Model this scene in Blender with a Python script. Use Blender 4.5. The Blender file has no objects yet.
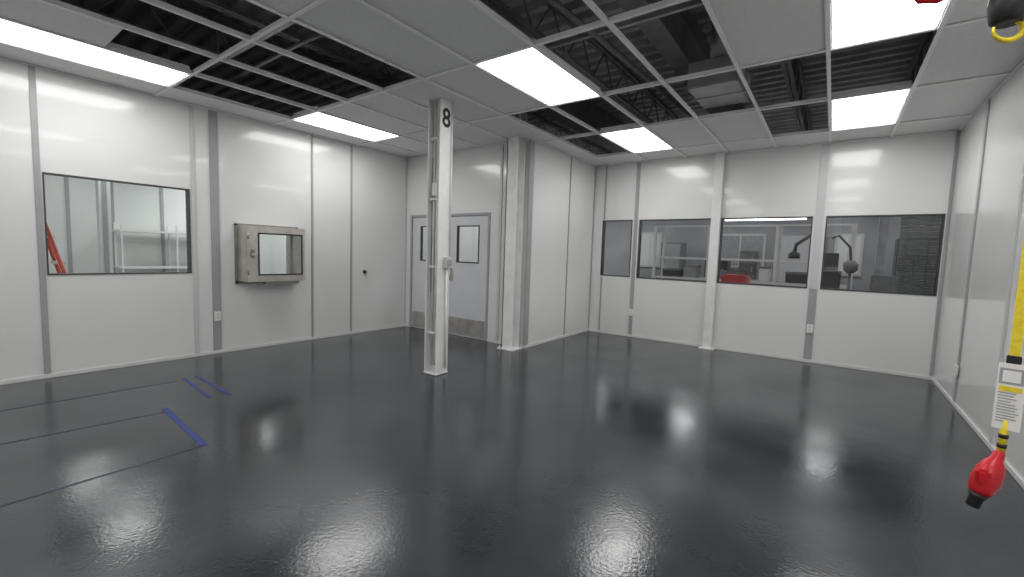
import bpy, bmesh, math, random
from mathutils import Vector, Matrix
random.seed(4)
scn=bpy.context.scene
scn.view_settings.view_transform='Standard'
scn.view_settings.look='None'
scn.view_settings.exposure=0.0

# ---------------------------------------------------------------- materials
def mat(name,col,rough=.5,metal=0.,spec=.5,emis=None,estr=0.,noise=None,bump=None,coat=0.,rvar=None,bump2=None):
    m=bpy.data.materials.new(name); m.use_nodes=True
    nt=m.node_tree; b=nt.nodes['Principled BSDF']
    b.inputs['Base Color'].default_value=(*col,1)
    b.inputs['Roughness'].default_value=rough
    b.inputs['Metallic'].default_value=metal
    b.inputs['Specular IOR Level'].default_value=spec
    b.inputs['Coat Weight'].default_value=coat
    b.inputs['Coat Roughness'].default_value=.06
    if emis:
        b.inputs['Emission Color'].default_value=(*emis,1); b.inputs['Emission Strength'].default_value=estr
    tc=nt.nodes.new('ShaderNodeTexCoord')
    def nz(scale,detail=4):
        n=nt.nodes.new('ShaderNodeTexNoise'); n.inputs['Scale'].default_value=scale; n.inputs['Detail'].default_value=detail
        nt.links.new(tc.outputs['Object'],n.inputs['Vector']); return n
    if noise:
        s,amt=noise; n=nz(s)
        r=nt.nodes.new('ShaderNodeValToRGB')
        r.color_ramp.elements[0].position=.3; r.color_ramp.elements[1].position=.7
        r.color_ramp.elements[0].color=(*[c*(1-amt) for c in col],1)
        r.color_ramp.elements[1].color=(*[min(1,c*(1+amt)) for c in col],1)
        nt.links.new(n.outputs['Fac'],r.inputs['Fac']); nt.links.new(r.outputs['Color'],b.inputs['Base Color'])
    if rvar:
        s,lo,hi=rvar; n=nz(s)
        r=nt.nodes.new('ShaderNodeMapRange'); r.inputs['From Min'].default_value=.35; r.inputs['From Max'].default_value=.65
        r.inputs['To Min'].default_value=lo; r.inputs['To Max'].default_value=hi
        nt.links.new(n.outputs['Fac'],r.inputs['Value']); nt.links.new(r.outputs['Result'],b.inputs['Roughness'])
    prev=None
    for bb_ in (bump,bump2):
        if not bb_: continue
        s,st,d=bb_; n=nz(s,2); bp=nt.nodes.new('ShaderNodeBump'); bp.inputs['Strength'].default_value=st; bp.inputs['Distance'].default_value=d
        nt.links.new(n.outputs['Fac'],bp.inputs['Height'])
        if prev: nt.links.new(prev.outputs['Normal'],bp.inputs['Normal'])
        prev=bp
    if prev:
        nt.links.new(prev.outputs['Normal'],b.inputs['Normal'])
        if coat: nt.links.new(prev.outputs['Normal'],b.inputs['Coat Normal'])
    return m
def glassmat(name,tint=(.9,.93,.93),refl=1.45):
    m=bpy.data.materials.new(name); m.use_nodes=True; nt=m.node_tree; nt.nodes.clear()
    o=nt.nodes.new('ShaderNodeOutputMaterial'); mx=nt.nodes.new('ShaderNodeMixShader')
    t=nt.nodes.new('ShaderNodeBsdfTransparent'); t.inputs[0].default_value=(*tint,1)
    g=nt.nodes.new('ShaderNodeBsdfGlossy'); g.inputs['Roughness'].default_value=.02
    f=nt.nodes.new('ShaderNodeFresnel'); f.inputs[0].default_value=refl
    nt.links.new(f.outputs[0],mx.inputs[0]); nt.links.new(t.outputs[0],mx.inputs[1]); nt.links.new(g.outputs[0],mx.inputs[2]); nt.links.new(mx.outputs[0],o.inputs[0])
    return m
M={}
M['panel']=mat('wall_panel_white',(.70,.705,.70),.22,bump=(1.6,.10,.02),noise=(1.2,.015),coat=.35)
M['batten']=mat('batten_grey',(.34,.345,.355),.4,noise=(8,.04))
M['battenw']=mat('batten_white',(.56,.56,.57),.4,noise=(8,.03))
M['base']=mat('baseboard_white',(.66,.66,.66),.35,noise=(8,.03))
M['frame']=mat('window_frame_dark',(.05,.052,.055),.4,noise=(10,.1))
M['framew']=mat('window_frame_light',(.6,.6,.6),.4,noise=(10,.03))
M['floor']=mat('floor_epoxy',(.031,.035,.041),.15,spec=.6,noise=(1.3,.32),bump=(48,.17,.005),rvar=(1.1,.10,.23),bump2=(5,.08,.010))
M['tile']=mat('ceiling_tile',(.82,.82,.82),.8,noise=(30,.03))
M['grid']=mat('ceiling_grid_white',(.95,.95,.95),.4,noise=(20,.02))
M['light']=mat('light_diffuser',(1,1,1),.5,emis=(1,.99,.97),estr=10.6)
M['light2']=mat('light_diffuser_next',(1,1,1),.5,emis=(1,.99,.97),estr=10.5)
M['light3']=mat('shop_light_diffuser',(1,1,1),.5,emis=(1,.99,.97),estr=8.0)
M['deck']=mat('steel_deck',(.50,.50,.51),.45,metal=.2,noise=(3,.2))
M['joist']=mat('joist_steel',(.19,.19,.195),.5,noise=(5,.2))
M['duct']=mat('duct_galv',(.45,.45,.46),.45,metal=.5,noise=(5,.15))
M['colw']=mat('column_paint',(.74,.74,.73),.4,noise=(6,.06),bump=(12,.2,.01))
M['black']=mat('black_plastic',(.015,.015,.016),.4,noise=(20,.2))
M['steel']=mat('stainless',(.60,.58,.54),.3,metal=.8,noise=(6,.12))
M['steeld']=mat('stainless_dark',(.32,.31,.29),.35,metal=.8,noise=(6,.12))
M['door']=mat('door_paint',(.58,.59,.62),.4,noise=(4,.03))
M['dframe']=mat('door_frame',(.33,.335,.35),.4,noise=(4,.03))
M['kick']=mat('kick_plate',(.46,.45,.44),.4,metal=.6,noise=(6,.2))
M['red']=mat('red_plastic',(.55,.012,.02),.3,noise=(15,.15))
M['redl']=mat('red_fiberglass',(.65,.08,.04),.45,noise=(15,.1))
M['yellow']=mat('yellow_webbing',(.80,.62,.03),.5,noise=(60,.12))
M['label']=mat('label_white',(.8,.78,.74),.5,noise=(30,.03))
M['blue']=mat('tape_blue',(.012,.03,.18),.5,noise=(20,.2))
M['dblue']=mat('tape_faded',(.010,.014,.045),.35,noise=(20,.3))
M['glass']=glassmat('window_glass')
M['glassd']=glassmat('window_glass_tinted',(.78,.80,.82),1.7)
M['roomw']=mat('next_room_white',(.68,.71,.70),.5,noise=(1,.04))
M['roomd']=mat('shop_wall_grey',(.32,.33,.35),.6,noise=(.8,.2))
M['roomf']=mat('shop_floor',(.25,.25,.25),.4,noise=(1,.15))
M['blind']=mat('blind_grey',(.30,.305,.31),.5,noise=(10,.1))
M['white']=mat('white_plastic',(.78,.78,.77),.35,noise=(10,.02))
M['wire']=mat('wire_steel',(.3,.3,.3),.4,metal=.5,noise=(10,.1))

# ---------------------------------------------------------------- mesh builder
class MB:
    def __init__(s): s.bm=bmesh.new(); s.mats=[]
    def mi(s,m):
        if m not in s.mats: s.mats.append(m)
        return s.mats.index(m)
    def box(s,lo,hi,m,bev=0,rot=None,piv=None):
        lo=Vector(lo);hi=Vector(hi); c=(lo+hi)/2; d=hi-lo
        r=bmesh.ops.create_cube(s.bm,size=1)
        vs=r['verts']
        for v in vs: v.co=Vector((v.co.x*d.x,v.co.y*d.y,v.co.z*d.z))+c
        fs={f for v in vs for f in v.link_faces}
        if bev>0:
            es=list({e for v in vs for e in v.link_edges})
            rb=bmesh.ops.bevel(s.bm,geom=es,offset=bev,segments=2,affect='EDGES',clamp_overlap=True)
            fs={f for f in rb['faces']}|{f for v in rb['verts'] for f in v.link_faces}
            vs=list({v for f in fs for v in f.verts})
        if rot is not None:
            p=Vector(piv) if piv is not None else c
            for v in vs: v.co=rot@(v.co-p)+p
        i=s.mi(m)
        for f in fs: f.material_index=i
    def cyl(s,a,b,r,m,r2=None,seg=16,caps=True):
        a=Vector(a);b=Vector(b); r2=r if r2 is None else r2
        d=b-a; q=d.to_track_quat('Z','Y').to_matrix()
        i=s.mi(m); ra=[];rb=[]
        for k in range(seg):
            t=2*math.pi*k/seg; o=Vector((math.cos(t),math.sin(t),0))
            ra.append(s.bm.verts.new(a+q@(o*r))); rb.append(s.bm.verts.new(b+q@(o*r2)))
        for k in range(seg):
            f=s.bm.faces.new((ra[k],ra[(k+1)%seg],rb[(k+1)%seg],rb[k])); f.material_index=i; f.smooth=True
        if caps:
            f=s.bm.faces.new(ra[::-1]); f.material_index=i
            f=s.bm.faces.new(rb); f.material_index=i
    def lathe(s,a,dirv,prof,m,seg=20):
        a=Vector(a); d=Vector(dirv).normalized(); q=d.to_track_quat('Z','Y').to_matrix(); i=s.mi(m); rings=[]
        for (h,r) in prof:
            rings.append([s.bm.verts.new(a+q@Vector((r*math.cos(2*math.pi*k/seg),r*math.sin(2*math.pi*k/seg),h))) for k in range(seg)])
        for R0,R1 in zip(rings,rings[1:]):
            for k in range(seg):
                f=s.bm.faces.new((R0[k],R0[(k+1)%seg],R1[(k+1)%seg],R1[k])); f.material_index=i; f.smooth=True
        f=s.bm.faces.new(rings[0][::-1]); f.material_index=i
        f=s.bm.faces.new(rings[-1]); f.material_index=i
    def tube(s,pts,r,m,seg=10):
        pts=[Vector(p) for p in pts]; i=s.mi(m); rings=[]
        for k,p in enumerate(pts):
            d=(pts[min(k+1,len(pts)-1)]-pts[max(k-1,0)]).normalized()
            q=d.to_track_quat('Z','Y').to_matrix()
            rr=r[k] if isinstance(r,(list,tuple)) else r
            rings.append([s.bm.verts.new(p+q@Vector((rr*math.cos(2*math.pi*j/seg),rr*math.sin(2*math.pi*j/seg),0))) for j in range(seg)])
        for R0,R1 in zip(rings,rings[1:]):
            # match nearest offset
            best=min(range(seg),key=lambda o:(R0[0].co-R1[o].co).length)
            for k in range(seg):
                f=s.bm.faces.new((R0[k],R0[(k+1)%seg],R1[(k+1+best)%seg],R1[(k+best)%seg])); f.material_index=i; f.smooth=True
        s.bm.faces.new(rings[0][::-1]).material_index=i
        s.bm.faces.new(rings[-1]).material_index=i
    def quad(s,pts,m):
        f=s.bm.faces.new([s.bm.verts.new(p) for p in pts]); f.material_index=s.mi(m)
    def done(s,name,parent=None):
        bmesh.ops.recalc_face_normals(s.bm,faces=s.bm.faces[:])
        me=bpy.data.meshes.new(name); s.bm.to_mesh(me); s.bm.free()
        for m in s.mats: me.materials.append(M[m])
        o=bpy.data.objects.new(name,me); scn.collection.objects.link(o)
        if parent: o.parent=parent
        return o
def empty(name):
    e=bpy.data.objects.new(name,None); scn.collection.objects.link(e); return e
def text(body,size,loc,rot,m,name,parent=None,ext=.0006,bold=0,sx=1):
    c=bpy.data.curves.new(name,'FONT'); c.body=body; c.size=size; c.align_x='CENTER'; c.align_y='CENTER'; c.extrude=ext; c.offset=bold
    c.materials.append(M[m]); o=bpy.data.objects.new(name,c); scn.collection.objects.link(o)
    o.location=loc; o.rotation_euler=rot; o.scale=(sx,1,1)
    if parent: o.parent=parent
    return o

H=3.25; XL=-6.73; XJ=-3.87; XR=1.18; YD=5.67; YB=7.95; YF=-2.6; T=.1; WT=3.32

def wall(name,axis,p0,p1,u0,u1,z0,z1,holes,m='panel'):
    """axis 0: slab x in p0..p1, u=Y ; axis 1: slab y in p0..p1, u=X ; holes (ua,ub,za,zb)"""
    b=MB()
    us=sorted({u0,u1,*[h[0] for h in holes],*[h[1] for h in holes]})
    for a,c in zip(us,us[1:]):
        hs=sorted([h for h in holes if h[0]<=a+1e-6 and h[1]>=c-1e-6],key=lambda h:h[2])
        z=z0; segs=[]
        for h in hs:
            if h[2]>z: segs.append((z,h[2]))
            z=h[3]
        if z<z1: segs.append((z,z1))
        for (s0,s1) in segs:
            if axis==0: b.box((p0,a,s0),(p1,c,s1),m)
            else: b.box((a,p0,s0),(c,p1,s1),m)
    return b.done(name)

# ---------------------------------------------------------------- room shell
WL=(.82,2.12,1.11,2.19)
PT=(2.74,3.42,1.06,1.70)
wall('wall_left',0,XL-T,XL,YF-T,YD,0,WT,[WL,PT])
DO=(-6.60,-4.63,0.0,2.17)
wall('wall_door',1,YD,YD+T,XL-T,XJ,0,WT,[DO])
wall('wall_jut',0,XJ-T,XJ,YD+T,YB+T,0,WT,[])
BW=[(-3.67,-3.07,1.13,2.20),(-2.94,-1.69,1.12,2.20),(-1.55,-.29,1.12,2.20),(-.13,1.13,1.12,2.20)]
wall('wall_back',1,YB,YB+T,XJ,XR+T,0,WT,BW)
wall('wall_right',0,XR,XR+T,YF-T,YB,0,WT,[])
wall('wall_front',1,YF-T,YF,XL,XR,0,WT,[])
b=MB(); b.box((-13.5,-3.2,-.12),(6.5,15.5,0),'floor'); b.done('floor')

# battens (trim)
tn=[0]
def trim(axis,plane,sgn,u,w,m='batten',z0=.05,z1=H,t=.012):
    tn[0]+=1; b=MB()
    a,c=sorted((plane,plane+sgn*t))
    if axis==0: b.box((a,u-w/2,z0),(c,u+w/2,z1),m,.002)
    else: b.box((u-w/2,a,z0),(u+w/2,c,z1),m,.002)
    return b.done('trim_%d'%tn[0])
for y,w,m in [(-.56,.07,'batten'),(.785,.05,'batten'),(2.16,.05,'battenw'),(2.40,.10,'batten'),(3.76,.035,'batten'),(4.46,.035,'batten')]:
    trim(0,XL,1,y,w,m)
trim(0,XL,1,YD-.02,.03,'battenw'); 
trim(0,XJ,1,5.70,.13,'batten'); trim(0,XJ,1,6.95,.03,'batten'); trim(0,XJ,1,YB-.02,.035,'batten')
trim(1,YD,-1,-4.42,.05,'battenw')
for x,w,m in [(-3.66+.02,.03,'batten'),(-3.005,.07,'batten')]: 
    trim(1,YB,-1,x,w,m,z1=1.1); trim(1,YB,-1,x,w,m,z0=2.22) if x<-3.5 else trim(1,YB,-1,x,w,m,z0=1.1)
trim(1,YB,-1,-.21,.10,'batten',z1=1.12); trim(1,YB,-1,-.21,.10,'battenw',z0=1.12)
trim(1,YB,-1,XR-.02,.03,'batten')
trim(0,XR,-1,6.63,.07,'batten'); trim(0,XR,-1,5.27,.05,'battenw'); trim(0,XR,-1,3.9,.05,'battenw')
def bb(name,lo,hi):
    b=MB(); b.box(lo,hi,'base',.003); b.done(name)
bh=.045;bt=.014
bb('baseboard_left',(XL,YF,0),(XL+bt,YD,bh))
b=MB(); b.box((XL+bt,YD-bt,0),(DO[0]-.04,YD,bh),'base',.003); b.box((DO[1]+.04,YD-bt,0),(XJ,YD,bh),'base',.003); b.done('baseboard_door')
bb('baseboard_jut',(XJ,YD,0),(XJ+bt,YB,bh))
bb('baseboard_back',(XJ+bt,YB-bt,0),(XR,YB,bh))
bb('baseboard_right',(XR-bt,YF,0),(XR,YB-bt,bh))

# windows
wn=[0]
def window(axis,p,hole,gl='glass',fw=.022,fm='frame',depth=T):
    wn[0]+=1; b=MB(); u0,u1,z0,z1=hole
    def bx(ua,ub,za,zb,d0,d1,m):
        if axis==0: b.box((p+d0,ua,za),(p+d1,ub,zb),m)
        else: b.box((ua,p+d0,za),(ub,p+d1,zb),m)
    lo,hi=(-depth-.004,.008) if axis==0 else (-.008,depth+.004)
    bx(u0,u0+fw,z0,z1,lo,hi,fm); bx(u1-fw,u1,z0,z1,lo,hi,fm)
    bx(u0+fw,u1-fw,z0,z0+fw,lo,hi,fm); bx(u0+fw,u1-fw,z1-fw,z1,lo,hi,fm)
    g=-.03 if axis==0 else .03
    if axis==0: b.quad([(p+g,u0+fw,z0+fw),(p+g,u1-fw,z0+fw),(p+g,u1-fw,z1-fw),(p+g,u0+fw,z1-fw)],gl)
    else: b.quad([(u0+fw,p+g,z0+fw),(u1-fw,p+g,z0+fw),(u1-fw,p+g,z1-fw),(u0+fw,p+g,z1-fw)],gl)
    b.done('window_%d'%wn[0])
window(0,XL,WL,fw=.014)
for h in BW: window(1,YB,h,'glassd',fw=.017)

# ---------------------------------------------------------------- ceiling
xs=[XL]+[-6.19+.67*k for k in range(12)]          # ..1.18
ys=[YF,-2.32,-.95,.42,1.79,3.16,4.52,5.87,7.23,YB]
R=lambda y:[i for i in range(len(ys)-1) if ys[i]<=y<ys[i+1]][0]
r0,r1,r2,r3,r4,r5=[R(y) for y in (1,2,4,5,6.5,7.5)]
OPEN={(1,r1),(2,r1),(3,r1),(4,r1),(3,r0),(4,r0),
      (7,r1),(8,r1),(7,r2),(8,r2),(7,r3),(8,r3),(5,r3),(6,r3),(5,r4),(9,r3),(10,r3),(9,r4)}
LIGHTS={(1,r0),(1,r2),(6,r2),(6,r4),(10,r2),(10,r4),(6,r0),(10,r0),(1,1),(6,1),(10,1)}
tb=MB()
for c in range(len(xs)-1):
    for r in range(len(ys)-1):
        if (c,r) in OPEN or (c,r) in LIGHTS: continue
        x0,x1,y0,y1=xs[c],xs[c+1],ys[r],ys[r+1]
        if x1<=XJ and y0>=YD: continue
        if x1<=XJ+.3 and y1>YD: y1=YD
        if x0<XJ and y0>YD: x0=XJ
        if y1-y0<.02: continue
        if (c,r)==(2,r0): y1=1.12
        dz=random.uniform(0,.004)
        tb.box((x0+.012,y0+.012,H+.008+dz),(x1-.012,y1-.012,H+.026+dz),'tile')
tb.done('ceiling')
g=MB(); gw=.016
for i,x in enumerate(xs[1:-1]):
    y1=YB if x>XJ else YD
    g.box((x-gw,YF,H-.006),(x+gw,y1,H+.002),'grid'); g.box((x-.002,YF,H),(x+.002,y1,H+.04),'grid')
for y in ys[1:-1]:
    x0=XL if y<YD else XJ
    g.box((x0,y-gw,H-.005),(XR,y+gw,H+.003),'grid'); g.box((x0,y-.002,H),(XR,y+.002,H+.04),'grid')
# perimeter angle
g.box((XL,YF,H-.006),(XL+.025,YD,H+.002),'grid'); g.box((XR-.025,YF,H-.006),(XR,YB,H+.002),'grid')
g.box((XL,YD-.025,H-.006),(XJ,YD,H+.002),'grid'); g.box((XJ,YD-.025,H-.006),(XJ+.025,YB,H+.002),'grid'); g.box((XJ,YB-.025,H-.006),(XR,YB,H+.002),'grid')
# hanger wires
for x in xs[1:-1:2]:
    for y in ys[1:-1]:
        if x<XJ and y>YD: continue
        g.cyl((x,y,H+.02),(x+random.uniform(-.05,.05),y,4.35),.002,'wire',seg=5)
g.done('ceiling_grid')
for (c,r) in sorted(LIGHTS):
    x0,x1,y0,y1=xs[c]+gw,xs[c+1]-gw,ys[r]+gw,ys[r+1]-gw
    b=MB()
    b.box((x0,y0,H+.012),(x1,y1,H+.08),'grid')
    b.box((x0,y0,H+.002),(x0+.012,y1,H+.012),'grid');b.box((x1-.012,y0,H+.002),(x1,y1,H+.012),'grid')
    b.box((x0+.012,y0,H+.002),(x1-.012,y0+.012,H+.012),'grid');b.box((x0+.012,y1-.012,H+.002),(x1-.012,y1,H+.012),'grid')
    b.quad([(x0+.012,y0+.012,H+.008),(x1-.012,y0+.012,H+.008),(x1-.012,y1-.012,H+.008),(x0+.012,y1-.012,H+.008)],'light')
    b.done('ceiling_light_panel')

# roof deck: trapezoid corrugation, ribs along X
b=MB(); i=b.mi('deck'); y=-4.; prof=[]
while y<16:
    prof+=[(y,4.42),(y+.09,4.42),(y+.125,4.33),(y+.215,4.33)]; y+=.25
prev=None
for (yy,z) in prof:
    cur=(b.bm.verts.new((-14,yy,z)),b.bm.verts.new((7,yy,z)))
    if prev: b.bm.faces.new((prev[0],prev[1],cur[1],cur[0])).material_index=i
    prev=cur
b.done('roof_deck')
# open web joists along Y
for x in (-6.4,-5.1,-2.75,-.62,.72):
    b=MB(); zt,zb=4.30,3.85
    for z in (zt,zb):
        b.box((x-.05,-3,z-.02),(x-.01,12,z+.02),'joist'); b.box((x+.01,-3,z-.02),(x+.05,12,z+.02),'joist')
    y=-3.; up=False
    while y<12:
        a=(x,y,zt if up else zb); c=(x,y+.35,zb if up else zt); b.cyl(a,c,.011,'joist',seg=6); y+=.35; up=not up
    b.done('bar_joist')
def ibeam(b,x,y0,y1,z0,z1,w,m):
    b.box((x-w/2,y0,z0),(x+w/2,y1,z0+.02),m); b.box((x-w/2,y0,z1-.02),(x+w/2,y1,z1),m); b.box((x-.008,y0,z0),(x+.008,y1,z1),m)
for x in (-3.86,-1.62):
    b=MB(); ibeam(b,x,-3,12,3.78,4.31,.22,'joist'); b.done('roof_girder')
b=MB()
for y0 in (3.95,2.2): 
    b.box((-7,y0,3.62),(1.5,y0+.04,3.66),'duct'); 
b.tube([(-6.5,2.5,3.6),(-4.5,2.4,3.55),(-3,2.6,3.62),(0,2.5,3.6)],.02,'duct'); b.tube([(-2.6,-2,3.7),(-2.0,4,3.62),(-1.9,7.5,3.7)],.03,'joist')
b.done('conduit_run')
b=MB(); b.box((-1.42,5.05,3.34),(-.92,5.8,3.62),'duct',.01); b.box((-1.45,5.4,3.33),(-.89,5.43,3.63),'duct'); b.cyl((-1.17,5.4,3.62),(-1.17,5.4,4.36),.12,'duct'); b.done('air_duct')

# ---------------------------------------------------------------- columns
def hcol(name,cx,cy,w,h,web_along='X',plate=.0,top=4.33):
    b=MB(); t=.014
    if web_along=='X':
        b.box((cx-w/2,cy-w/2,0),(cx-w/2+t,cy+w/2,top),'colw'); b.box((cx+w/2-t,cy-w/2,0),(cx+w/2,cy+w/2,top),'colw')
        b.box((cx-w/2+t,cy-.006,0),(cx+w/2-t,cy+.006,top),'colw')
    else:
        b.box((cx-w/2,cy-w/2,0),(cx+w/2,cy-w/2+t,top),'colw'); b.box((cx-w/2,cy+w/2-t,0),(cx+w/2,cy+w/2,top),'colw')
        b.box((cx-.006,cy-w/2+t,0),(cx+.006,cy+w/2-t,top),'colw')
    if plate:
        b.box((cx-plate,cy-plate,0),(cx+plate,cy+plate,.02),'colw',.003)
        for sx in (-1,1):
            for sy in (-1,1):
                b.cyl((cx+sx*(plate-.03),cy+sy*(plate-.03),.02),(cx+sx*(plate-.03),cy+sy*(plate-.03),.05),.012,'colw',seg=6)
    return b
cx,cy,w=-3.86,3.74,.2
e=empty('structural_column')
b=hcol('c',cx,cy,w,H); b.box((cx-w/2-.01,cy-w/2-.01,0),(cx+w/2+.01,cy+w/2+.01,.03),'colw',.01)
b.done('h_beam',e)
b=MB()
b.cyl((cx+.035,cy-.06,.12),(cx+.035,cy-.06,H+.5),.015,'colw'); b.cyl((cx-.03,cy-.05,.1),(cx-.03,cy-.05,H+.5),.012,'colw')
b.cyl((cx-.058,cy-.045,1.0),(cx-.058,cy-.045,2.6),.009,'wire')
for z in (.5,1.3,2.1,2.8): b.box((cx-.07,cy-.08,z),(cx+.06,cy-.006,z+.025),'colw')
b.box((cx-.02,cy-.10,2.15),(cx+.07,cy-.02,2.3),'colw',.004)
b.done('conduit',e)
b=MB()
b.box((cx+w/2,cy-.015,1.30),(cx+w/2+.06,cy+.085,1.43),'battenw',.006); b.box((cx+w/2+.06,cy,1.33),(cx+w/2+.068,cy+.07,1.40),'batten',.002)
b.cyl((cx+w/2+.02,cy+.035,.08),(cx+w/2+.02,cy+.035,1.3),.012,'colw'); b.cyl((cx+w/2+.02,cy+.08,1.43),(cx+w/2+.02,cy+.08,H),.008,'colw')
b.done('junction_box',e)
b=MB(); b.box((cx+w/2,cy-.1,2.89),(cx+w/2+.004,cy+.1,3.19),'label'); b.done('sign_plate',e)
text('8',.30,(cx+w/2+.0055,cy-.005,3.04),(math.pi/2,0,math.pi/2),'black','sign_number',e,bold=.006,sx=.9)

b=hcol('c',-4.02,5.50,.2,H,'Y',.15); b.box((-4.12,5.4,.02),(-4.105,5.6,H),'batten'); b.done('structural_column')
b=MB(); b.box((-1.69,YB-.10,0),(-1.55,YB,H+.3),'colw',.004); b.box((-1.74,YB-.17,0),(-1.50,YB-.015,.02),'colw',.003); b.done('structural_column')

# ---------------------------------------------------------------- pass-through chamber
e=empty('pass_through_chamber')
y0,y1,z0,z1=2.67,3.48,.99,1.765; xf=XL+.30
b=MB()
b.box((XL,y0,z0),(xf-.03,y0+.05,z1),'steel',.004); b.box((XL,y1-.05,z0),(xf-.03,y1,z1),'steel',.004)
b.box((XL,y0+.05,z1-.05),(xf-.03,y1-.05,z1),'steel',.004); b.box((XL,y0+.05,z0),(xf-.03,y1-.05,z0+.05),'steel',.004)
b.box((XL,y0-.04,z0-.04),(XL+.015,y0,z1+.03),'steeld',.003); b.box((XL,y1,z0-.04),(XL+.015,y1+.04,z1+.03),'steeld',.003)
b.box((XL,y0-.04,z1),(XL+.015,y1+.04,z1+.03),'steeld'); b.box((XL,y0-.04,z0-.04),(XL+.015,y1+.04,z0),'steeld')
# tunnel liner through wall
a0,a1,c0,c1=PT
b.box((XL-T-.02,a0,c0),(XL,a0+.015,c1),'steel'); b.box((XL-T-.02,a1-.015,c0),(XL,a1,c1),'steel'); b.box((XL-T-.02,a0,c0),(XL,a1,c0+.015),'steel'); b.box((XL-T-.02,a0,c1-.015),(XL,a1,c1),'steel')
b.done('chamber_body',e)
b=MB()
b.box((xf-.03,y0,z0),(xf,y0+.16,z1),'steel',.004); b.box((xf-.03,y1-.06,z0),(xf,y1,z1),'steel',.004)
b.box((xf-.03,y0+.16,z1-.11),(xf,y1-.06,z1),'steel',.004); b.box((xf-.03,y0+.16,z0),(xf,y1-.06,z0+.11),'steel',.004)
b.quad([(xf-.02,y0+.16,z0+.11),(xf-.02,y1-.06,z0+.11),(xf-.02,y1-.06,z1-.11),(xf-.02,y0+.16,z1-.11)],'glass')
b.box((xf,y0+.14,z0+.09),(xf+.006,y0+.16,z1-.09),'black'); b.box((xf,y1-.06,z0+.09),(xf+.006,y1-.04,z1-.09),'black')
b.box((xf,y0+.14,z1-.11),(xf+.006,y1-.04,z1-.09),'black'); b.box((xf,y0+.14,z0+.09),(xf+.006,y1-.04,z0+.11),'black')
b.done('door_leaf',e)
b=MB()
for z in (z0+.1,z1-.18): b.cyl((xf+.008,y0+.01,z),(xf+.008,y0+.01,z+.08),.01,'steeld')
b.box((xf,y0+.05,z0+.33),(xf+.03,y0+.09,z0+.45),'steeld',.005); b.box((xf+.02,y0+.04,z0+.37),(xf+.045,y0+.12,z0+.40),'steel',.004)
b.box((xf-.12,y0+.25,z0-.04),(xf-.02,y1-.08,z0),'steeld',.004)
b.done('latch_and_hinges',e)

# ---------------------------------------------------------------- double door
e=empty('door_1')
b=MB(); x0,x1,_,zt=DO; f=.045
b.box((x0,YD-.012,0),(x0+f,YD+T+.01,zt),'dframe',.003); b.box((x1-f,YD-.012,0),(x1,YD+T+.01,zt),'dframe',.003); b.box((x0+f,YD-.012,zt-f),(x1-f,YD+T+.01,zt),'dframe',.003)
b.done('door_frame',e)
xm=(x0+x1)/2+.02
def leaf(a,c,wa,wc,name,hx):
    b=MB(); yb0,yb1=YD+.01,YD+.05; za,zb=1.31,1.96
    b.box((a,yb0,.012),(wa,yb1,zt-f-.004),'door'); b.box((wc,yb0,.012),(c,yb1,zt-f-.004),'door')
    b.box((wa,yb0,.012),(wc,yb1,za),'door'); b.box((wa,yb0,zb),(wc,yb1,zt-f-.004),'door')
    s=.02
    b.box((wa,yb0-.008,za),(wa+s,yb1,zb),'frame');b.box((wc-s,yb0-.008,za),(wc,yb1,zb),'frame')
    b.box((wa,yb0-.008,za),(wc,yb1,za+s),'frame');b.box((wa,yb0-.008,zb-s),(wc,yb1,zb),'frame')
    b.quad([(wa,YD+.03,za),(wc,YD+.03,za),(wc,YD+.03,zb),(wa,YD+.03,zb)],'glass')
    b.box((a+.02,yb0-.004,.03),(c-.02,yb0,.33),'kick')
    b.box((hx-.045,yb0-.003,.98),(hx+.045,yb0,1.2),'steel'); b.cyl((hx,yb0-.04,1.0),(hx,yb0-.04,1.18),.01,'steel',seg=8)
    for z in (1.0,1.18): b.cyl((hx,yb0,z),(hx,yb0-.04,z),.008,'steel',seg=8)
    b.done(name,e)
leaf(x0+f+.004,xm-.004,-6.33,-5.78,'door_leaf_1',xm-.08)
leaf(xm+.004,x1-f-.004,-5.39,-4.87,'door_leaf_2',xm+.08)

# ---------------------------------------------------------------- small wall items
def outlet(axis,p,sgn,u,z):
    b=MB()
    def bx(du0,du1,z0,z1,t0,t1,m,bev=0):
        a,c=sorted((p+sgn*t0,p+sgn*t1))
        if axis==0: b.box((a,u+du0,z+z0),(c,u+du1,z+z1),m,bev)
        else: b.box((u+du0,a,z+z0),(u+du1,c,z+z1),m,bev)
    bx(-.04,.04,-.065,.065,.012,.02,'white',.003)
    for dz in (-.032,.012): 
        bx(-.018,.018,dz,dz+.026,.02,.023,'base',.002)
        bx(-.008,-.005,dz+.008,dz+.018,.023,.0235,'black'); bx(.005,.008,dz+.008,dz+.018,.023,.0235,'black')
    bx(-.03,.03,-.05,.05,0,.012,'white')
    b.done('wall_outlet')
outlet(0,XL+.012,1,2.40,.52); outlet(1,YB-.012,-1,-3.0,.47); outlet(1,YB-.012,-1,-.21,.52); outlet(0,XR-.012,-1,6.6,.40)
b=MB(); b.lathe((XL,4.73,1.09),(1,0,0),[(0,.035),(.012,.035),(.014,.02),(.05,.02),(.055,.012)],'black'); b.cyl((XL+.03,4.73,1.09),(XL+.03,4.73,1.03),.007,'steeld',seg=8); b.done('wall_knob')

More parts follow.
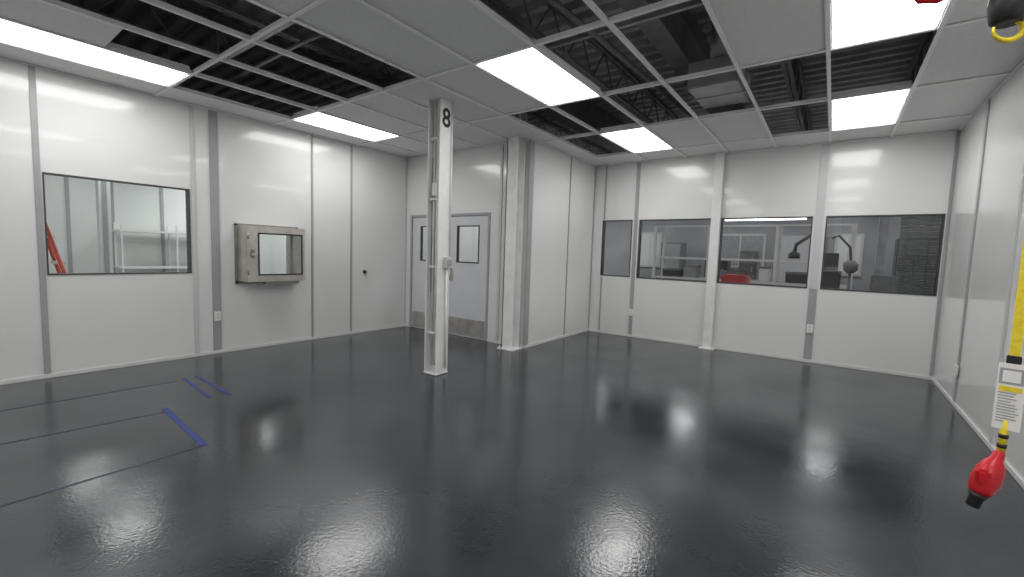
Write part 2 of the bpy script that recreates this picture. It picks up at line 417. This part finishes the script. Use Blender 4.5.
# ---------------------------------------------------------------- floor tape
b=MB()
def tape(a,c,m,w=.045):
    a=Vector((*a,0));c=Vector((*c,0)); d=(c-a).normalized(); n=Vector((-d.y,d.x,0))*w/2
    z=Vector((0,0,.0015)); b.quad([a-n+z,c-n+z,c+n+z,a+n+z],m)
tape((-5.72,1.70),(-4.80,1.64),'blue',.03); tape((-5.73,1.82),(-4.75,1.80),'blue',.03)
tape((-4.78,1.27),(-3.66,1.21),'blue')
tape((-5.74,-.6),(-5.66,1.62),'dblue',.025); tape((-4.85,-.6),(-4.68,1.25),'dblue',.025); tape((-3.62,-.6),(-3.68,1.2),'dblue',.025)
b.done('floor_tape')

# ---------------------------------------------------------------- hanging pendant
e=empty('hanging_pull_pendant')
px,py=.474,2.0
b=MB()
rz=Matrix.Rotation(math.radians(-15),3,'Z')
b.box((px-.012,py-.002,1.21),(px+.012,py+.002,H+.9),'yellow',rot=rz)
b.box((px-.016,py-.005,1.205),(px+.016,py+.005,1.235),'black',.002,rot=rz)
b.done('yellow_strap',e)
b=MB(); b.box((px-.030,py-.008,1.00),(px+.030,py-.005,1.21),'label',.001,rot=rz,piv=(px,py,1.1)); 
for k in range(11):
    z=1.115-k*.009; b.box((px-.024,py-.0088,z),(px+.024-random.random()*.02,py-.0078,z+.0035),'dframe',rot=rz,piv=(px,py,1.1))
b.box((px-.026,py-.0088,1.145),(px+.026,py-.0078,1.195),'dframe',rot=rz,piv=(px,py,1.1)); b.box((px-.019,py-.0095,1.152),(px+.019,py-.0085,1.188),'label',rot=rz,piv=(px,py,1.1))
b.box((px-.024,py-.0092,1.122),(px+.024,py-.0078,1.138),'yellow',rot=rz,piv=(px,py,1.1))
b.done('warning_label',e)
b=MB(); p0=Vector((px-.001,py,1.03))
b.tube([p0,(px-.002,py,.98),(px-.004,py,.925)],.010,'yellow'); b.cyl((px-.002,py,.985),(px-.0025,py,.972),.0115,'black'); b.cyl((px-.003,py,.953),(px-.0035,py,.941),.0115,'black')
d=Vector((-.30,-.20,-1)).normalized(); s0=Vector((px-.004,py,.928))
b.lathe(s0,d,[(0,.010),(.01,.014),(.03,.017),(.045,.026),(.07,.033),(.105,.036),(.135,.030),(.15,.024)],'red')
b.lathe(s0+d*.15,d,[(0,.022),(.012,.022),(.016,.017),(.045,.017),(.048,.012)],'black')
b.box(s0+d*.09+Vector((-.035,-.042,-.02)),s0+d*.09+Vector((-.0,-.02,.03)),'red',.008)
b.done('pendant_handle',e)
# hook and chain
e=empty('hoist_hook')
hx,hy,hz=.375,2.0,2.255
b=MB(); b.lathe((hx,hy,hz-.01),(0,0,1),[(0,.03),(.01,.042),(.06,.05),(.11,.045),(.13,.02)],'black'); b.done('hook_block',e)
b=MB(); pts=[];rr=[]
for k in range(15):
    a=math.radians(100-k*21); pts.append((hx+.036*math.cos(a)*.98,hy-.01+.02*math.cos(a),hz-.03+.032*math.sin(a))); rr.append(.008 if k<10 else .008-.001*(k-9))
b.tube([(hx,hy,hz)]+pts,[.008]+rr,'yellow'); b.done('hook',e)
b=MB(); z=hz+.12; k=0
while z<H+.9:
    pts=[]
    for j in range(9):
        a=2*math.pi*j/8; o=Vector((.009*math.cos(a),0,.016*math.sin(a)))
        if k%2: o=Vector((0,o.x,o.z))
        pts.append(Vector((hx,hy,z))+o)
    b.tube(pts,.003,'wire',seg=5); z+=.024;k+=1
b.done('chain',e)
b=MB(); b.tube([(.14,2.0,H+.9),(.13,2.0,2.55),(.14,2.0,2.42),(.17,2.0,2.378),(.21,2.0,2.368),(.25,2.0,2.378),(.28,2.0,2.42),(.29,2.0,2.55),(.28,2.0,H+.9)],.014,'red'); b.done('red_air_hose')

# ---------------------------------------------------------------- next room left
wall('wall_next_far',0,-13.1,-13.0,-3,6,0,3.3,[],'roomw'); wall('wall_next_end',1,6.0,6.1,-13.1,-8.6,0,3.3,[],'roomw')
b=MB(); b.box((-13,-3,3.27),(XL-T,6,3.3),'tile'); b.done('ceiling_next')
b=MB(); b.box((-13,-3,.001),(XL-T-.01,6,.004),'roomf'); b.done('floor_next')
for (x,y) in ((-9.3,1.96),(-11.7,1.92),(-8.2,4.4),(-9.3,-.8),(-11.7,-.8),(-11.7,4.6)):  # leading pair inferred from floor reflections; the rest added to brighten this room
    q=.33 if -1<x+9.3<1 and y>0 or x<-11 and y<3 else .6
    b=MB(); b.box((x-q,y-q,3.235),(x+q,y+q,3.27),'grid'); q-=.02; b.quad([(x-q,y-q,3.234),(x+q,y-q,3.234),(x+q,y+q,3.234),(x-q,y+q,3.234)],'light2'); b.done('ceiling_light_panel')
for y in (1.9,2.6,3.5,4.4):
    b=MB(); b.box((-13,y,0),(-12.98,y+.06,3.25),'batten'); b.done('trim_%d'%(tn[0]+1)); tn[0]+=1
b=MB(); b.box((-10.2,1.86,0),(-10.0,2.01,3.23),'roomw'); b.box((-9.998,1.9,.1),(-9.98,1.96,3.2),'batten'); b.done('structural_column')
b=MB()
for z in (.9,1.7): b.box((-12.9,2.6,z),(-12.3,4.6,z+.04),'white')
for y in (2.62,3.6,4.56):
    for x in (-12.88,-12.34): b.box((x,y,0),(x+.03,y+.03,1.9),'white')
b.done('shelving_rack')
# ladder
b=MB(); A=Vector((-7.55,.87,1.82)); 
for sx in (-.22,.22):
    top=A+Vector((sx*.6,0,0))
    b.tube([top,(A.x+sx,1.30,.01)],.020,'redl',seg=6); b.tube([top+Vector((0,-.05,0)),(A.x+sx,.42,.01)],.016,'redl',seg=6)
for k in range(1,6):
    f=k/6; z=1.82*(1-f); y=.87+.43*f; s=.22*(.6+.4*f)
    b.box((A.x-s,y-.04,z-.015),(A.x+s,y+.04,z+.015),'steel')
b.box((A.x-.16,.78,1.81),(A.x+.16,.92,1.85),'redl',.01); b.done('step_ladder')

# vestibule behind door
wall('wall_vestibule',1,7.9,8.0,-8.6,XJ-T,0,3.3,[],'roomw'); wall('wall_vestibule_end',0,-8.6,-8.5,6.1,7.9,0,3.3,[],'roomw')
b=MB(); b.box((-8.6,YD+T,3.27),(XJ-T,7.9,3.3),'tile'); b.done('ceiling_vestibule')
b=MB(); b.box((-5.9,6.4,3.24),(-4.7,7.0,3.27),'grid'); b.quad([(-5.88,6.42,3.239),(-4.72,6.42,3.239),(-4.72,6.98,3.239),(-5.88,6.98,3.239)],'light2'); b.done('ceiling_light_panel')
b=MB(); b.box((-8.1,6.6,3.24),(-7.2,7.2,3.27),'grid'); b.quad([(-8.08,6.62,3.239),(-7.22,6.62,3.239),(-7.22,7.18,3.239),(-8.08,7.18,3.239)],'light2'); b.done('ceiling_light_panel')

# ---------------------------------------------------------------- shop behind back windows
wall('wall_shop_far',1,14.5,14.6,-9,5,0,4.3,[],'roomd'); wall('wall_shop_side',0,4.4,4.5,8.05,14.5,0,4.3,[],'roomd')
wall('wall_shop_left',0,-8.75,-8.65,8.0,14.5,0,4.3,[],'roomd')
for (x,y,q,s) in ((-3.2,13.0,.28,.48),(0.05,12.9,.28,.48),(-6.2,12.2,.6,1.0),(-6,9.6,.5,.9),(2.8,12.5,.5,1.0),(2.6,9.6,.4,.8),(-2.2,9.2,.25,.5),(-.2,9.2,.25,.5)):  # lights after the opening pair are unseen extras added to brighten the shop
    b=MB(); b.box((x-q-.02,y-s-.02,3.2),(x+q+.02,y+s+.02,3.26),'grid'); b.quad([(x-q,y-s,3.199),(x+q,y-s,3.199),(x+q,y+s,3.199),(x-q,y+s,3.199)],'light2' if q==.28 else 'light3'); b.cyl((x,y,3.26),(x,y,4.36),.01,'wire',seg=6); b.done('shop_light')
b=MB(); b.box((-2.5,13.2,2.62),(-.6,13.3,2.66),'grid'); b.box((-2.48,13.21,2.59),(-.62,13.29,2.62),'light3')
for x in (-2.3,-.8): b.cyl((x,13.25,2.66),(x,13.25,4.36),.006,'wire',seg=6)
b.done('shop_strip_light')
def fwin(x0,x1,z0,z1,m,name,y=14.44):
    b=MB(); b.box((x0,y,z0),(x1,y+.05,z1),'framew'); b.box((x0+.06,y-.01,z0+.06),(x1-.06,y,z1-.06),m)
    b.box(((x0+x1)/2-.02,y-.015,z0+.06),((x0+x1)/2+.02,y-.01,z1-.06),'framew'); b.done(name)
fwin(-5.3,-4.55,1.2,2.35,'roomw','shop_interior_window'); fwin(-1.35,-.5,0,2.25,'door','shop_exit_door'); fwin(-2.9,-1.6,1.3,2.3,'blind','shop_interior_window'); fwin(.0,.6,1.2,2.3,'white','shop_interior_window')
def cabinet(x0,x1,y0,y1,h,name,m='joist',n=2):
    b=MB(); b.box((x0,y0,.08),(x1,y1,h),m,.01); b.box((x0+.03,y0+.03,0),(x1-.03,y1-.03,.08),'black')
    for k in range(n):
        z0=.12+k*(h-.16)/n; z1=z0+(h-.16)/n-.02
        b.box((x0+.03,y0-.015,z0),(x1-.03,y0,z1),'blind' if k%2 else m,.004); b.box((x1-.12,y0-.035,(z0+z1)/2-.06),(x1-.10,y0-.015,(z0+z1)/2+.06),'steel')
    b.done(name)
cabinet(-4.3,-3.7,13.6,14.2,2.0,'storage_cabinet'); cabinet(-2.75,-2.2,12.4,12.9,1.5,'storage_cabinet','black',3); cabinet(-1.9,-1.5,12.2,12.7,1.75,'electronics_rack','joist',6)
cabinet(1.1,1.8,12.6,13.2,2.1,'electronics_rack','black',6); cabinet(-.35,.1,11.9,12.4,1.45,'storage_cabinet','blind',3)
# storage rack with bins
e=empty('storage_rack')
b=MB()
for x in (-3.6,-2.35,-1.0,.3):
    for y in (10.9,11.6): b.box((x-.03,y-.03,0),(x+.03,y+.03,2.3),'white')
for y in (10.9,11.6):
    for z in (1.02,1.50): b.box((-3.6,y-.02,z),(.3,y+.02,z+.05),'white')
b.box((-3.6,10.88,2.26),(.3,10.92,2.3),'white')
for x in (-3.6,-2.35,-1.0,.3): b.box((x-.02,10.9,1.5),(x+.02,11.6,1.54),'white')
b.done('rack_frame',e)
b=MB()
for (x0,x1,z,h,m) in ((-3.4,-3.0,1.06,.2,'black'),(-2.9,-2.6,1.06,.3,'blind'),(-2.1,-1.75,1.06,.22,'joist'),(-1.3,-1.1,1.06,.33,'white'),(-.8,-.35,1.06,.24,'black'),(-.2,.15,1.06,.3,'joist')):
    b.box((x0,10.95,z),(x1,11.4,z+h),m,.02); b.box((x0-.01,10.94,z+h-.04),(x1+.01,11.41,z+h),'joist',.005)
b.box((-3.55,10.92,1.04),(.28,11.58,1.06),'duct'); b.done('bins',e)
b=MB()
b.box((-1.80,9.6,.85),(-1.34,10.1,1.22),'red',.03); b.box((-1.85,9.55,.1),(-1.3,10.15,.8),'red',.02)
for k in range(3): b.box((-1.80,9.535,.15+k*.21),(-1.35,9.55,.33+k*.21),'red',.004); b.box((-1.7,9.52,.25+k*.21),(-1.45,9.535,.27+k*.21),'steel')
b.box((-1.76,9.65,.8),(-1.4,10.05,.86),'black')
b.tube([(-1.76,9.85,1.2),(-1.76,9.85,1.3),(-1.4,9.85,1.3),(-1.4,9.85,1.2)],.015,'black')
for x in (-1.83,-1.35):
    for y in (9.6,10.08): b.cyl((x-.015,y,.05),(x+.015,y,.05),.05,'black')
b.done('tool_cart')
e=empty('work_bench')
b=MB()
b.box((.45,10.3,.9),(1.7,11.0,.95),'duct'); 
for x in (.48,1.62):
    for y in (10.34,10.9): b.box((x,y,0),(x+.05,y+.05,.9),'joist')
b.box((.5,10.35,.3),(1.65,10.95,.33),'duct'); b.box((.6,10.5,.95),(.95,10.9,1.32),'joist',.02); b.done('bench_frame',e)
x,y,z,w=1.25,10.6,.95,.5
b=MB(); b.box((x-w/2,y,z+.12),(x+w/2,y+.03,z+.12+w*.6),'black',.006); b.box((x-w/2+.015,y-.004,z+.135),(x+w/2-.015,y,z+.105+w*.6),'frame'); b.box((x-.02,y+.03,z),(x+.02,y+.05,z+.25),'joist'); b.box((x-.12,y-.06,z),(x+.12,y+.12,z+.012),'joist'); b.done('monitor',e)
b=MB(); b.cyl((-.05,9.2,.5),(-.05,9.2,.75),.02,'joist'); b.lathe((-.05,9.2,.75),(0,0,1),[(0,.18),(.03,.22),(.08,.2)],'black'); b.box((-.22,9.36,.9),(.12,9.42,1.36),'black',.06); b.cyl((-.05,9.39,.8),(-.05,9.39,.95),.02,'joist')
for k in range(5):
    a=k*1.257; b.cyl((-.05,9.2,.5),(-.05+.28*math.cos(a),9.2+.28*math.sin(a),.03),.015,'joist')
b.done('shop_chair')
b=MB(); b.box((.72,12.0,0),(.87,12.15,4.3),'duct'); b.done('structural_column')
b=MB(); b.box((-.2,10.05,0),(-.1,10.15,2.0),'joist'); b.box((-.35,9.95,0),(.05,10.25,.04),'black'); b.tube([(-.15,10.1,1.95),(-.35,10.1,2.05),(-.6,10.1,1.85),(-.62,10.1,1.7)],.035,'black'); b.lathe((-.62,10.1,1.72),(0,0,-1),[(0,.04),(.05,.10),(.14,.10)],'black'); b.box((-.15,9.98,1.45),(.08,10.05,1.7),'black',.01); b.done('inspection_arm_stand')
b=MB(); b.cyl((.25,9.6,.02),(.25,9.6,1.5),.025,'joist'); b.cyl((.25,9.6,0),(.25,9.6,.03),.2,'black'); b.tube([(.25,9.6,1.5),(.22,9.6,1.8),(.05,9.6,2.0),(-.05,9.6,1.95)],.02,'black'); b.lathe((.25,9.6,1.35),(0,0,1),[(0,.05),(.05,.10),(.16,.11),(.22,.06)],'joist'); b.done('stand_lamp')
# blinds
b=MB(); z=1.0
while z<2.3:
    b.box((.72,8.13,z),(1.5,8.15,z+.022),'blind',rot=Matrix.Rotation(.5,3,'X')); z+=.034
b.box((.72,8.12,2.3),(1.5,8.17,2.35),'blind')
b.done('window_blind')

# ---------------------------------------------------------------- world + camera
w=bpy.data.worlds.new('World'); scn.world=w; w.use_nodes=True
w.node_tree.nodes['Background'].inputs[0].default_value=(.5,.52,.55,1); w.node_tree.nodes['Background'].inputs[1].default_value=.15
cd=bpy.data.cameras.new('camera'); co=bpy.data.objects.new('camera',cd); scn.collection.objects.link(co); scn.camera=co
cd.sensor_width=36; cd.lens=436.6/1024*36; cd.clip_start=.02
r=Vector((.8055,.5918,.0325)).normalized(); fwd=Vector((-.5881,.8049,-.0798)); fwd=(fwd-fwd.dot(r)*r).normalized(); u=r.cross(fwd)
co.matrix_world=Matrix(((r.x,u.x,-fwd.x,0),(r.y,u.y,-fwd.y,0),(r.z,u.z,-fwd.z,1.5),(0,0,0,1)))
